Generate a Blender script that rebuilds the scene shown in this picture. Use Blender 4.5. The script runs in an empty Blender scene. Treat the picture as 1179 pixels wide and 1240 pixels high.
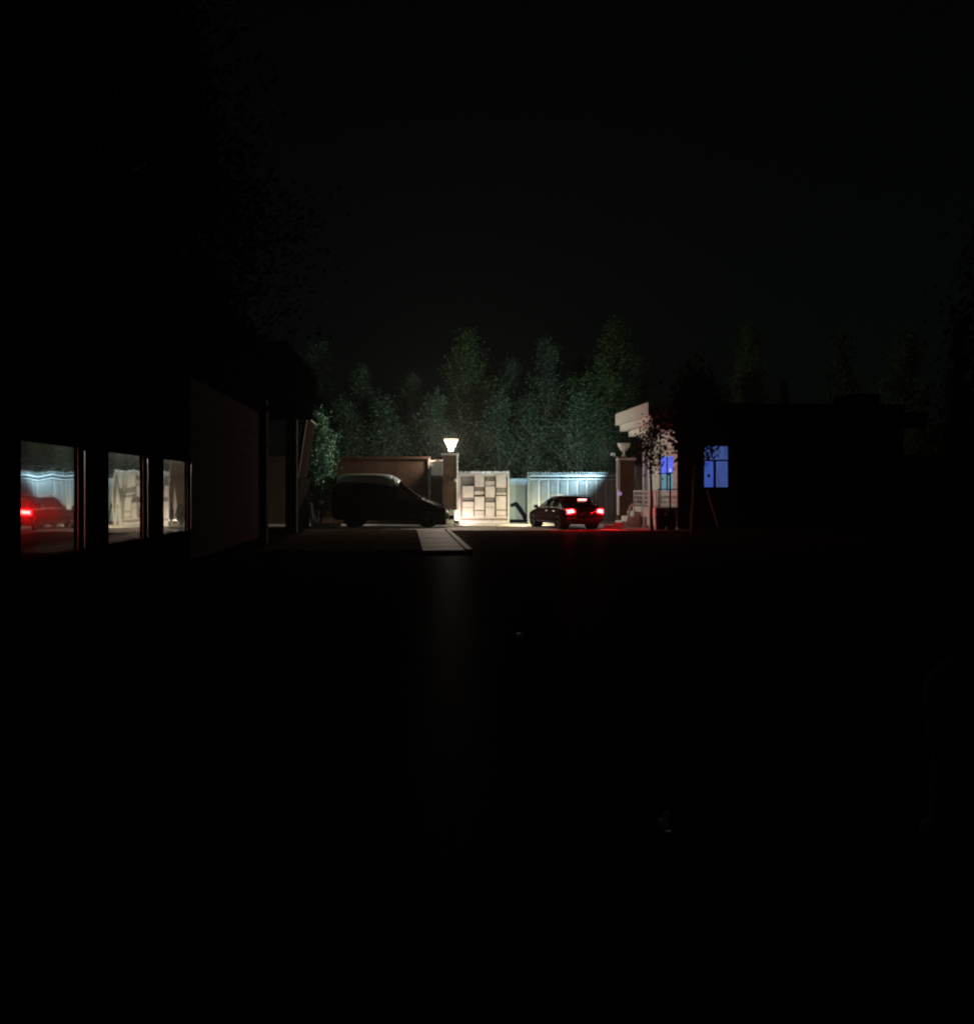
import bpy, bmesh, math, random
from mathutils import Vector, Matrix
from mathutils.bvhtree import BVHTree
R = math.radians
random.seed(7)
scene = bpy.context.scene
col = scene.collection

# ------------------------------------------------------------------ camera, world, sun, exposure
EYE = 1.55; F = 1100.0; CX = 589.5; HOR = 594.0
cam_d = bpy.data.cameras.new('camera'); cam = bpy.data.objects.new('camera', cam_d); col.objects.link(cam)
cam.location = (0, 0, EYE); cam.rotation_euler = (R(90), 0, 0)
cam_d.sensor_fit = 'VERTICAL'; cam_d.sensor_height = 36; cam_d.lens = 36 * F / 1240
cam_d.shift_y = -26 / 1240; cam_d.clip_end = 2000; cam_d.clip_start = 0.05
scene.camera = cam
world = bpy.data.worlds.new('World'); scene.world = world; world.use_nodes = True
wn = world.node_tree.nodes; wl = world.node_tree.links
sky = wn.new('ShaderNodeTexSky'); sky.sky_type = 'NISHITA'; sky.sun_disc = False
sky.sun_elevation = R(20); sky.sun_rotation = R(200)
hsv = wn.new('ShaderNodeHueSaturation'); hsv.inputs['Saturation'].default_value = 0.12
tint = wn.new('ShaderNodeMix'); tint.data_type = 'RGBA'; tint.blend_type = 'MULTIPLY'
tint.inputs[0].default_value = 1; tint.inputs[7].default_value = (0.66, 1.0, 0.80, 1)
wl.new(sky.outputs[0], hsv.inputs['Color']); wl.new(hsv.outputs[0], tint.inputs[6])
wl.new(tint.outputs[2], wn['Background'].inputs['Color'])
wn['Background'].inputs['Strength'].default_value = 0.0003
sun_d = bpy.data.lights.new('moonlight', 'SUN'); sun_d.energy = 0.002; sun_d.angle = R(0.5); sun_d.color = (1, .95, .88)
sun = bpy.data.objects.new('moonlight', sun_d); col.objects.link(sun)
sun.rotation_euler = (R(70), 0, R(-20))
scene.view_settings.view_transform = 'Standard'; scene.view_settings.look = 'None'
scene.view_settings.exposure = 0; scene.view_settings.gamma = 1; scene.view_settings.use_curve_mapping = False
LAMP_W = 1100.0; FLOOD_W = 2500.0; HEAD_W = 300.0; UP_W = 210.0; TAIL_E = 330.0; HAZE = .0005
scene.cycles.filter_width = 2.1

# ------------------------------------------------------------------ helpers
def P(px, py, z):            # photograph pixel at a given depth -> world point
    return Vector(((px - CX) / F * z, z, EYE + (HOR - py) / F * z))
def X(px, z): return (px - CX) / F * z
def Z(py, z): return EYE + (HOR - py) / F * z

def tag(o, label=None, cat=None, group=None, kind=None):
    if label: o['label'] = label
    if cat: o['category'] = cat
    if group: o['group'] = group
    if kind: o['kind'] = kind
    return o
def empty(name, loc=(0, 0, 0), rz=0, label=None, cat=None, group=None, kind=None):
    o = bpy.data.objects.new(name, None); col.objects.link(o)
    o.location = loc; o.rotation_euler = (0, 0, rz); o.empty_display_size = .2
    return tag(o, label, cat, group, kind)

class MB:
    def __init__(s): s.v = []; s.f = []
    def add(s, vs, fs):
        n = len(s.v); s.v += [tuple(v) for v in vs]; s.f += [tuple(i + n for i in f) for f in fs]; return s
    def box(s, x0, x1, y0, y1, z0, z1):
        vs = [(x, y, z) for z in (z0, z1) for y in (y0, y1) for x in (x0, x1)]
        return s.add(vs, [(0, 2, 3, 1), (4, 5, 7, 6), (0, 1, 5, 4), (1, 3, 7, 5), (3, 2, 6, 7), (2, 0, 4, 6)])
    def tube(s, a, b, r0, r1=None, n=8, cap=True):
        a = Vector(a); b = Vector(b); r1 = r0 if r1 is None else r1
        d = (b - a).normalized(); u = d.orthogonal().normalized(); w = d.cross(u)
        vs = []
        for c, r in ((a, r0), (b, r1)):
            for i in range(n):
                t = 2 * math.pi * i / n; vs.append(c + (u * math.cos(t) + w * math.sin(t)) * r)
        fs = [(i, (i + 1) % n, n + (i + 1) % n, n + i) for i in range(n)]
        if cap: fs += [tuple(range(n - 1, -1, -1)), tuple(range(n, 2 * n))]
        return s.add(vs, fs)
    def path(s, pts, r, n=6):
        for i in range(len(pts) - 1):
            ra = r[i] if isinstance(r, (list, tuple)) else r; rb = r[i + 1] if isinstance(r, (list, tuple)) else r
            s.tube(pts[i], pts[i + 1], ra, rb, n)
        return s
    def lathe(s, c, prof, n=20):
        c = Vector(c); vs = []
        for r, z in prof:
            for i in range(n):
                t = 2 * math.pi * i / n; vs.append(c + Vector((r * math.cos(t), r * math.sin(t), z)))
        fs = []
        for k in range(len(prof) - 1):
            for i in range(n):
                j = (i + 1) % n; fs.append((k * n + i, k * n + j, (k + 1) * n + j, (k + 1) * n + i))
        fs.append(tuple(range(n - 1, -1, -1))); fs.append(tuple((len(prof) - 1) * n + i for i in range(n)))
        return s.add(vs, fs)
    def prism(s, pts, axis, a, b):     # polygon in the two other axes
        def mk(p, t):
            return {'y': (p[0], t, p[1]), 'x': (t, p[0], p[1]), 'z': (p[0], p[1], t)}[axis]
        n = len(pts); vs = [mk(p, a) for p in pts] + [mk(p, b) for p in pts]
        fs = [(i, (i + 1) % n, n + (i + 1) % n, n + i) for i in range(n)] + [tuple(range(n - 1, -1, -1)), tuple(range(n, 2 * n))]
        return s.add(vs, fs)
    def mesh(s, name):
        m = bpy.data.meshes.new(name); m.from_pydata(s.v, [], s.f); m.update()
        b = bmesh.new(); b.from_mesh(m); bmesh.ops.recalc_face_normals(b, faces=b.faces); b.to_mesh(m); b.free()
        return m
    def build(s, name, mat, parent=None, smooth=False, bevel=0, kind=None, label=None):
        m = s.mesh(name)
        if bevel:
            b = bmesh.new(); b.from_mesh(m)
            bmesh.ops.bevel(b, geom=[e for e in b.edges], offset=bevel, segments=2, affect='EDGES', clamp_overlap=True)
            b.to_mesh(m); b.free()
        return link(name, m, mat, parent, smooth, kind, label)
def link(name, m, mat, parent=None, smooth=False, kind=None, label=None):
    if mat and not m.materials: m.materials.append(mat)
    if smooth: m.shade_smooth()
    o = bpy.data.objects.new(name, m); col.objects.link(o)
    if parent: o.parent = parent
    return tag(o, label, None, None, kind)
def copy_tree(o, parent=None):
    c = o.copy(); col.objects.link(c)
    if parent: c.parent = parent
    for ch in [k for k in bpy.data.objects if k.parent == o]: copy_tree(ch, c)
    return c

# ------------------------------------------------------------------ materials
def mat(name, rgb, rough=.7, metal=0, var=.25, scale=3, bump=.0, bscale=40, spec=.5, rgb2=None, coat=0):
    m = bpy.data.materials.new(name); m.use_nodes = True; t = m.node_tree; n = t.nodes; b = n['Principled BSDF']
    tc = n.new('ShaderNodeTexCoord'); nz = n.new('ShaderNodeTexNoise'); nz.inputs['Scale'].default_value = scale
    nz.inputs['Detail'].default_value = 6; nz.inputs['Roughness'].default_value = .65
    t.links.new(tc.outputs['Object'], nz.inputs['Vector'])
    cr = n.new('ShaderNodeValToRGB'); cr.color_ramp.elements[0].position = .3; cr.color_ramp.elements[1].position = .7
    c2 = rgb2 or tuple(min(1, c * (1 + var)) for c in rgb)
    cr.color_ramp.elements[0].color = (*[c * (1 - var) for c in rgb], 1); cr.color_ramp.elements[1].color = (*c2, 1)
    t.links.new(nz.outputs[0], cr.inputs[0]); t.links.new(cr.outputs[0], b.inputs['Base Color'])
    mr = n.new('ShaderNodeMapRange'); mr.inputs[3].default_value = max(0, rough - .1); mr.inputs[4].default_value = min(1, rough + .1)
    t.links.new(nz.outputs[0], mr.inputs[0]); t.links.new(mr.outputs[0], b.inputs['Roughness'])
    b.inputs['Metallic'].default_value = metal; b.inputs['Specular IOR Level'].default_value = spec
    b.inputs['Coat Weight'].default_value = coat
    if bump:
        n2 = n.new('ShaderNodeTexNoise'); n2.inputs['Scale'].default_value = bscale; n2.inputs['Detail'].default_value = 4
        t.links.new(tc.outputs['Object'], n2.inputs['Vector'])
        bp = n.new('ShaderNodeBump'); bp.inputs['Strength'].default_value = bump; bp.inputs['Distance'].default_value = .02
        t.links.new(n2.outputs[0], bp.inputs['Height']); t.links.new(bp.outputs[0], b.inputs['Normal'])
    return m
def emis(name, rgb, s, noise=0, scale=6):
    m = bpy.data.materials.new(name); m.use_nodes = True; b = m.node_tree.nodes['Principled BSDF']
    b.inputs['Base Color'].default_value = (*rgb, 1); b.inputs['Roughness'].default_value = .3
    b.inputs['Emission Color'].default_value = (*rgb, 1); b.inputs['Emission Strength'].default_value = s
    if noise:
        t = m.node_tree; n = t.nodes; tc = n.new('ShaderNodeTexCoord'); nz = n.new('ShaderNodeTexNoise')
        mp = n.new('ShaderNodeMapping'); mp.inputs['Scale'].default_value = (6, 6, .6)
        nz.inputs['Scale'].default_value = scale; nz.inputs['Detail'].default_value = 5
        t.links.new(tc.outputs['Object'], mp.inputs[0]); t.links.new(mp.outputs[0], nz.inputs['Vector'])
        mr = n.new('ShaderNodeMapRange'); mr.inputs[1].default_value = .3; mr.inputs[2].default_value = .7
        mr.inputs[3].default_value = s * (1 - noise); mr.inputs[4].default_value = s * (1 + noise)
        t.links.new(nz.outputs[0], mr.inputs[0]); t.links.new(mr.outputs[0], b.inputs['Emission Strength'])
    return m
def glass(name, tintc, refl=None, rough=0.0):
    m = bpy.data.materials.new(name); m.use_nodes = True; t = m.node_tree; n = t.nodes
    n.remove(n['Principled BSDF']); out = n['Material Output']
    tr = n.new('ShaderNodeBsdfTransparent'); tr.inputs[0].default_value = (*tintc, 1)
    gl = n.new('ShaderNodeBsdfGlossy'); gl.inputs['Roughness'].default_value = rough; gl.inputs[0].default_value = (.9, .9, .9, 1)
    fr = n.new('ShaderNodeFresnel'); fr.inputs[0].default_value = 1.5
    mx = n.new('ShaderNodeMixShader'); t.links.new(fr.outputs[0], mx.inputs[0])
    t.links.new(tr.outputs[0], mx.inputs[1]); t.links.new(gl.outputs[0], mx.inputs[2]); t.links.new(mx.outputs[0], out.inputs[0])
    return m
def mirror_glass(name):
    m = bpy.data.materials.new(name); m.use_nodes = True; t = m.node_tree; n = t.nodes
    n.remove(n['Principled BSDF']); out = n['Material Output']
    df = n.new('ShaderNodeBsdfDiffuse'); df.inputs[0].default_value = (.012, .012, .013, 1)
    g1 = n.new('ShaderNodeBsdfGlossy'); g1.inputs['Roughness'].default_value = .022; g1.inputs[0].default_value = (.88, .9, .9, 1)
    g2 = n.new('ShaderNodeBsdfGlossy'); g2.inputs['Roughness'].default_value = .13; g2.inputs[0].default_value = (.8, .8, .8, 1)
    tc = n.new('ShaderNodeTexCoord'); mp = n.new('ShaderNodeMapping'); mp.inputs['Scale'].default_value = (1, 1.1, .5)
    nz = n.new('ShaderNodeTexNoise'); nz.inputs['Scale'].default_value = 1.8; nz.inputs['Detail'].default_value = 0
    bp = n.new('ShaderNodeBump'); bp.inputs['Strength'].default_value = .5; bp.inputs['Distance'].default_value = .009
    t.links.new(tc.outputs['Object'], mp.inputs[0]); t.links.new(mp.outputs[0], nz.inputs['Vector'])
    t.links.new(nz.outputs[0], bp.inputs['Height']); t.links.new(bp.outputs[0], g1.inputs['Normal']); t.links.new(bp.outputs[0], g2.inputs['Normal'])
    a = n.new('ShaderNodeMixShader'); a.inputs[0].default_value = .2
    t.links.new(g1.outputs[0], a.inputs[1]); t.links.new(g2.outputs[0], a.inputs[2])
    b = n.new('ShaderNodeMixShader'); b.inputs[0].default_value = .62
    t.links.new(df.outputs[0], b.inputs[1]); t.links.new(a.outputs[0], b.inputs[2]); t.links.new(b.outputs[0], out.inputs[0])
    return m
M = dict(
    asphalt=mat('asphalt', (.038, .022, .018), .5, var=.45, scale=1.2, bump=.2, bscale=45, spec=.10),
    ground=mat('earth', (.05, .05, .035), .9, bump=.5, bscale=8),
    apron=mat('concrete_apron', (.56, .48, .42), .75, var=.2, scale=.8, bump=.3),
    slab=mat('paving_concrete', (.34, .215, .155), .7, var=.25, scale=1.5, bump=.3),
    slab_shade=mat('shaded_paving', (.16, .11, .08), .8, var=.25, scale=1.5, bump=.3),  # same paving, darkened in colour to stand in for the van's shadow
    kerb=mat('kerb_stone', (.38, .28, .22), .7, var=.2, scale=2),
    darktile=mat('dull_grey_tile', (.15, .15, .14), .8, spec=.05, var=.12, scale=2),
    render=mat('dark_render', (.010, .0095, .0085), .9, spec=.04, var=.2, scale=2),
    roof=mat('dark_roof', (.005, .005, .005), .95, spec=.02),
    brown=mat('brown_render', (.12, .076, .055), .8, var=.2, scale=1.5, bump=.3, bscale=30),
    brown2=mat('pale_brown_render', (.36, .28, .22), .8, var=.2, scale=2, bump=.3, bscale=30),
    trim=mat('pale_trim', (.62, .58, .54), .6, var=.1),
    white=mat('white_paint', (.74, .74, .70), .55, var=.1, scale=4, bump=.1),
    whitemetal=mat('white_metal', (.72, .74, .74), .4, var=.08, scale=5),
    galv=mat('blue_grey_gate_paint', (.085, .11, .12), .6, metal=.0, var=.3, scale=2.5, bump=.1),
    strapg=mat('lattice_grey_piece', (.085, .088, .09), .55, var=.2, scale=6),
    rail=mat('gate_rail_paint', (.17, .22, .25), .6, var=.2, scale=6),
    galvd=mat('galvanised_metal_dark', (.30, .31, .31), .5, metal=.2, var=.2, scale=4),
    strap=mat('lattice_strap', (.25, .232, .22), .5, var=.15, scale=5),
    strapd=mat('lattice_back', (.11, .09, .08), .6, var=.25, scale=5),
    bluebd=mat('pale_blue_board', (.13, .20, .27), .6, var=.12, scale=2),
    navy=mat('navy_print_and_shade', (.004, .007, .018), .9, var=.2, spec=0),  # print of the crooked mark, also the painted gap shade
    dark=mat('dark_paint', (.01, .01, .01), .6, spec=.1),
    alu=mat('dark_window_frame', (.012, .012, .012), .6, metal=.0, spec=.08, var=.1),
    alu2=mat('bright_aluminium', (.30, .29, .28), .3, metal=.9, var=.2, scale=9),
    bark=mat('bark', (.12, .105, .08), .9, var=.3, scale=6, bump=.6, bscale=20),
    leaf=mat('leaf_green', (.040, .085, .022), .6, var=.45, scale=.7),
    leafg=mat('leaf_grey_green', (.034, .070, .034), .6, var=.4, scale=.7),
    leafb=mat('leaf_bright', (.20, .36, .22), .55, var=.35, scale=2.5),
    leaflit=mat('leaf_green_lit', (.15, .26, .10), .6, var=.4, scale=.7),  # leaf colour lightened in place of lamplight on the right-hand trees
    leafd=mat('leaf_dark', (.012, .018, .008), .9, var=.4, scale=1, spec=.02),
    tyre=mat('tyre_rubber', (.02, .02, .02), .85),
    rim=mat('wheel_alloy', (.12, .12, .12), .35, metal=.8),
    carp=mat('dark_red_brown_paint', (.024, .0022, .0022), .5, var=.1, spec=.04),
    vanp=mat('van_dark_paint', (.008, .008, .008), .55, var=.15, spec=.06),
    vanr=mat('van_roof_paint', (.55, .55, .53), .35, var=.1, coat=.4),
    boardb=mat('weathered_brown_board', (.028, .019, .014), .9, var=.35, scale=3, spec=0),
    covm=mat('cast_iron_cover', (.035, .034, .030), .8, spec=.05),
    plastic=mat('black_plastic', (.02, .02, .02), .5),
    chrome=mat('chrome', (.75, .75, .75), .15, metal=1, var=.05),
    plate=mat('number_plate_blue', (.06, .12, .42), .4, var=.1),
    seat=mat('seat_fabric', (.05, .05, .055), .9),
    lampglass=mat('frosted_lamp_glass', (.74, .76, .74), .35, var=.05),
    purple=emis('violet_light', (.55, .35, .8), .35),
    blueled=emis('blue_led', (.10, .16, 1.0), .75),
    cyanpane=emis('cyan_lit_pane', (.16, .40, .55), .40, noise=.3),
    curtain=emis('blue_lit_curtain', (.09, .16, .62), .62, noise=.30, scale=3),
    curtain2=emis('pale_blue_lit_curtain', (.13, .20, .56), .48, noise=.4, scale=3),
    tail=emis('tail_light_glow', (1.0, .0020, .0026), TAIL_E),
    tailhot=emis('tail_bulb_glow', (1.0, .28, .25), 8.0),
    head=emis('head_light_glow', (1.0, .86, .6), 6),
    redlens=mat('red_lens', (.3, .01, .01), .2),
    cglass=glass('tinted_glass', (.35, .36, .36)),
    dglass=glass('dark_privacy_glass', (.06, .06, .06)),
    wglass=glass('window_glass', (.85, .88, .9)),
    mirror=mirror_glass('reflective_glass'),
)
def asphalt_mix(m, k=.022, rough=.36):
    t = m.node_tree; n = t.nodes; p = n['Principled BSDF']; col_ = p.inputs['Base Color'].links[0].from_socket; nm = p.inputs['Normal'].links[0].from_socket if p.inputs['Normal'].links else None
    d = n.new('ShaderNodeBsdfDiffuse'); g = n.new('ShaderNodeBsdfGlossy'); g.inputs['Roughness'].default_value = rough; x = n.new('ShaderNodeMixShader')
    x.inputs[0].default_value = k; t.links.new(col_, d.inputs[0]); (t.links.new(nm, d.inputs['Normal']), t.links.new(nm, g.inputs['Normal'])) if nm else None
    t.links.new(d.outputs[0], x.inputs[1]); t.links.new(g.outputs[0], x.inputs[2]); t.links.new(x.outputs[0], n['Material Output'].inputs[0]); n.remove(p)
asphalt_mix(M['asphalt'], .0028, .34)
def lamp_mat():
    m = bpy.data.materials.new('lamp_glass_lit'); m.use_nodes = True; t = m.node_tree; n = t.nodes; n.remove(n['Principled BSDF'])
    e = n.new('ShaderNodeEmission'); e.inputs[0].default_value = (1, .66, .32, 1); e.inputs[1].default_value = 12
    tr = n.new('ShaderNodeBsdfTransparent'); x = n.new('ShaderNodeMixShader'); x.inputs[0].default_value = .2
    t.links.new(tr.outputs[0], x.inputs[1]); t.links.new(e.outputs[0], x.inputs[2]); t.links.new(x.outputs[0], n['Material Output'].inputs[0]); return m
M['lamp'] = lamp_mat(); M['bulb'] = emis('bulb_glow', (1, .85, .6), 25)
for k in ('render', 'darktile', 'roof', 'alu', 'slab_shade', 'dark', 'brown', 'leafd', 'covm'):
    for nd in M[k].node_tree.nodes:
        if nd.type == 'BSDF_PRINCIPLED': nd.inputs['Specular IOR Level'].default_value = 0
for k, a, b in (('carp', .012, .25), ('vanp', .02, .3)): asphalt_mix(M[k], a, b)
def leaf_tex(m, trans=.25):
    b = m.node_tree.nodes['Principled BSDF']; b.inputs['Subsurface Weight'].default_value = 0
for k in ('leaf', 'leafg', 'leafb', 'leafd'): leaf_tex(M[k])

# ------------------------------------------------------------------ frame shared by the road and both buildings
TH = math.atan(99.5 / 1100); CT, ST = math.cos(TH), math.sin(TH)
def loc2w(xl, yl, h=0): return Vector((xl * CT - yl * ST, xl * ST + yl * CT, h))
def w2loc(x, y): return (x * CT + y * ST, -x * ST + y * CT)

# ------------------------------------------------------------------ ground
def sheet(name, pts, z, m, kind='structure'):
    b = MB(); b.add([(x, y, z) for x, y in pts], [tuple(range(len(pts)))])
    return tag(b.build(name, m), kind=kind)
sheet('ground', [(-400, -60), (400, -60), (400, 900), (-400, 900)], 0.0, M['ground'])
sheet('road', [(-14, -20), (30, -20), (30, 34.9), (-14, 34.9)], .004, M['asphalt'])
ap = empty('forecourt', (0, 0, 0), kind='structure')
random.seed(3)
xs = [-14, -11, -8, -5.2, -2.4, .4, 3.2, 6.0, 9, 12, 15]
ys = [34.6, 37.0, 39.4, 41.8, 44.2]
for i in range(len(xs) - 1):
    for j in range(len(ys) - 1):
        MB().box(xs[i] + .012, xs[i + 1] - .012, ys[j] + .012, ys[j + 1] - .012, -.1, .028 + random.uniform(0, .006)).build('concrete_bay', M['apron'], ap)
# left pavement made of slabs, its kerb following the road
pv = empty('pavement', (0, 0, 0), TH, kind='structure')
kx = w2loc(X(572, 22.1), 22.1)[0]
MB().box(kx - 5.2, kx - .18, 22.0, 34.0, -.05, .085).build('paving_bed', M['render'], pv)
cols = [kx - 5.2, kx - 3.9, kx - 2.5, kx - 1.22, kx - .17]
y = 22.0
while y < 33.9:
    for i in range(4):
        MB().box(cols[i] + .015, cols[i + 1] - .015, y + .015, min(y + 1.48, 33.98), .03, .105 + random.uniform(-.006, .006)).build('paving_slab', M['slab'] if i == 3 else M['slab_shade'], pv)
    y += 1.5
y = 22.0
while y < 34:
    MB().box(kx - .155, kx, y + .01, y + .99, -.05, .13).build('kerb_stone', M['kerb'], pv, bevel=.012); y += 1.0

# ------------------------------------------------------------------ left building with three reflective windows
DL = 3.78
lb = empty('office_building', (0, 0, 0), TH, 'long dark office building on the left with three tall reflective windows', 'building')
spans = []
for a, b_ in ((24, 104), (131, 180), (198, 232)):
    ya = DL * F / ((CX - 99.5) - a) ; yb = DL * F / ((CX - 99.5) - b_)
    # depth along the wall in its own frame
    def along(px, y):
        t = Vector((px - CX, F)); t.normalize()
        # intersect ray from origin with local plane x=-DL
        lx = t.x * CT + t.y * ST; ly = -t.x * ST + t.y * CT
        return -DL / lx * ly
    spans.append((along(a, ya), along(b_, yb)))
x0, x1 = -DL - 6, -DL - .06
w0, w1 = .78, 2.12
edges = [spans[0][0] - 5.5] + [v for s in spans for v in s] + [24.4]
for i in range(0, 8, 2):
    MB().box(x1 - .25, x1, edges[i], edges[i + 1], w0, w1).build('wall_pier', M['render'] if i < 6 else M['darktile'], lb)
MB().box(x1 - .25, x1, edges[0], edges[-1], -.1, w0).build('wall_plinth', M['render'], lb)
MB().box(x1 - .25, x1, edges[0], edges[-1], w1, 4.9).build('upper_wall', M['render'], lb)
MB().box(x0, x1 - .25, edges[-1] - .25, edges[-1], -.1, 4.9).build('end_wall', M['render'], lb)
MB().box(x0, x1 - .25, edges[0], edges[0] + .25, -.1, 4.9).build('end_wall', M['render'], lb)
MB().box(x0, -DL + .35, edges[0] - .5, edges[-1] + .4, 4.9, 5.2).build('roof_slab', M['roof'], lb)
# tile courses on the pale pier past the windows
zc = .3
while zc < 3.3:
    yy = edges[6] + .05
    while yy < 24.2:
        ln = min(.9, 24.3 - yy)
        if ln > .2: MB().box(x1 - .002, x1 + .022, yy + .006, yy + ln - .006, zc + .006, zc + .294).build('wall_tile', M['darktile'], lb)
        yy += .9
    zc += .3
for i, (a, b_) in enumerate(spans):
    w = MB()
    w.box(x1 - .06, x1 + .05, a, a + .06, w0, w1); w.box(x1 - .06, x1 + .05, b_ - .06, b_, w0, w1)
    w.box(x1 - .06, x1 + .05, a + .06, b_ - .06, w0, w0 + .06); w.box(x1 - .06, x1 + .05, a + .06, b_ - .06, w1 - .06, w1)
    f = w.build('window', M['alu'], lb)
    MB().box(x1 - .012, x1, a + .06, b_ - .06, w0 + .06, w1 - .06).build('window_pane', M['mirror'], f)
    MB().box(x1 + .001, x1 + .022, b_ - .16, b_ - .135, w0 + .06, w1 - .06).build('mullion', M['alu2'], f)
    MB().box(x1 + .051, x1 + .056, b_ - .035, b_ - .01, w0 + .08, w1 - .1).build('edge_bead', M['alu2'], f)
    MB().box(x1 + .002, x1 + .09, a - .05, b_ + .05, w0 - .05, w0).build('window_sill', M['render'], f)
# dark porch at the far end of the left building
po = empty('entrance_porch', (0, 0, 0), TH, 'dark flat roofed porch at the far end of the left building', 'porch')
MB().box(-DL - 3, -DL + .55, 25.6, 34.2, 4.75, 5.7).build('roof_slab', M['roof'], po)
MB().box(-DL - 3, -DL + .4, 25.9, 34.0, 4.15, 4.75).build('fascia', M['roof'], po)
for yy in (26.2, 33.4):
    MB().box(-DL - .52, -DL - .12, yy, yy + .4, 0, 4.15).build('column', M['darktile'], po, bevel=.01)
MB().box(-DL - 3, -DL - 2.8, 25.9, 34.0, 0, 4.1).build('back_wall', M['render'], po)

# leaning brown board on its pier beside the shrub
bd = empty('notice_board', (0, 0, 0), 0, 'tall brown panel with pale edge leaning on a pier between porch and green shrub', 'board')
za, zb_ = 34.6, 36.4
q = [P(361, 578, za), P(372, 578, zb_), P(381.5, 514, zb_), P(372, 505.5, za)]
nrm = (q[1] - q[0]).cross(q[3] - q[0]).normalized() * .12
if nrm.x > 0: nrm = -nrm
MB().add(q + [v + nrm for v in q], [(0, 1, 2, 3), (7, 6, 5, 4), (0, 4, 5, 1), (1, 5, 6, 2), (2, 6, 7, 3), (3, 7, 4, 0)]).build('panel', M['boardb'], bd)
MB().tube(q[0] + Vector((.0, -.03, 0)), q[3] + Vector((.0, -.03, 0)), .025).build('edge_strip', M['trim'], bd)
MB().tube(q[3] + Vector((0, 0, .03)), q[2] + Vector((0, 0, .03)), .025).build('edge_strip', M['trim'], bd)
MB().box(X(361, za) - .4, X(361, za), za, 36.8, 0, Z(579, za)).build('pier', M['boardb'], bd, bevel=.01)
MB().box(X(361, za) - .45, X(361, za) + .05, za - .06, 36.9, Z(588, za), Z(580, za)).build('pier_cap', M['boardb'], bd, bevel=.01)

# ------------------------------------------------------------------ boundary walls and gate pillars
D = 41.0
def brickwall(name, x0, x1, y, h, m, label, th=.24, capm=None, bays=3):
    r = empty(name, ((x0 + x1) / 2, y, 0), 0, label, 'wall'); w = (x1 - x0) / 2
    for i in range(bays):
        a = -w + 2 * w * i / bays; b = -w + 2 * w * (i + 1) / bays
        MB().box(a + .01, b - .01, 0, th, .30, h - .1).build('wall_panel', m, r)
    MB().box(-w + .02, w - .02, .02, th - .02, -.1, h - .11).build('wall_core', M['render'], r)
    MB().box(-w, w, -.03, th + .03, -.1, .3).build('plinth', m, r)
    k = max(2, int(2 * w / .9))
    for i in range(k):
        a = -w - .02 + (2 * w + .04) * i / k; b = -w - .02 + (2 * w + .04) * (i + 1) / k
        MB().box(a + .006, b - .006, -.05, th + .05, h - .1, h).build('coping_stone', capm or m, r)
    return r
lw = brickwall('boundary_wall', X(318, D), X(520, D), D, Z(553, D), M['brown'], 'long brown rendered boundary wall rising behind the van', bays=5)
MB().box((X(520, D) - X(318, D)) / 2 - .05, (X(520, D) - X(318, D)) / 2 + .03, -.055, -.031, .0, Z(553, D) - .1).build('edge_strip', M['trim'], lw)
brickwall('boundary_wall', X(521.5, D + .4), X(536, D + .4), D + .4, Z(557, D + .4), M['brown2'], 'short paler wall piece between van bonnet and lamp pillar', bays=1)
brickwall('boundary_wall', X(1030, D + 1), X(1230, D + 1), D + 1, Z(551, D + 1), M['render'], 'dim boundary wall past the dark building at the right', bays=5)
brickwall('boundary_wall', X(769, D), X(800, D), D, Z(563, D), M['galvd'], 'grey wall piece between right gate pillar and porch', bays=1)
brickwall('boundary_wall', X(-120, D), X(312, D), D, Z(553, D), M['brown'], 'brown boundary wall hidden behind the left building', bays=6)

def pillar(px0, px1, ytop, label, edge):
    z = D - .6; a, b = X(px0, z), X(px1, z); h = Z(ytop, z)
    r = empty('gate_pillar', ((a + b) / 2, z, 0), 0, label, 'pillar'); w = (b - a) / 2
    k = 6
    for i in range(k):
        z0 = .45 + (h - .6) * i / k; z1 = .45 + (h - .6) * (i + 1) / k
        MB().box(-w, w, 0, .62, z0 + .006, z1 - .006).build('stone_course', M['brown'], r)
    MB().box(-w + .02, w - .02, .02, .60, 0, h - .15).build('core', M['render'], r)
    MB().box(-w - .05, w + .05, -.05, .67, 0, .45).build('plinth', M['brown'], r, bevel=.01)
    MB().box(-w - .08, w + .08, -.08, .70, h - .15, h - .06).build('cap', M['trim'], r, bevel=.01)
    MB().box(-w - .03, w + .03, -.03, .65, h - .06, h).build('cap_top', M['brown'], r)
    e = w if edge > 0 else -w
    MB().box(min(e + edge * .001, e + edge * .05), max(e + edge * .001, e + edge * .05), -.02, .62, .451, h - .151).build('corner_strip', M['trim'], r)
    return r, h, z
pl, hl, zl = pillar(536, 552.5, 547, 'brown gate pillar left of the gate carrying the glowing lamp', 1)
pr, hr, zr = pillar(750, 768, 553, 'dark brown gate pillar beside the porch carrying the unlit lamp', -1)
MB().box(.22, .36, -.14, -.001, 1.95, 2.08).build('intercom', M['whitemetal'], pl, bevel=.01)
MB().prism([(-.46, hr - .20), (-.46, hr - 1.3), (-.40, hr - 1.7), (-.33, hr - 1.7), (-.33, hr - .20)], 'y', -.06, .1).build('side_pilaster', M['white'], pr)
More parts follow.
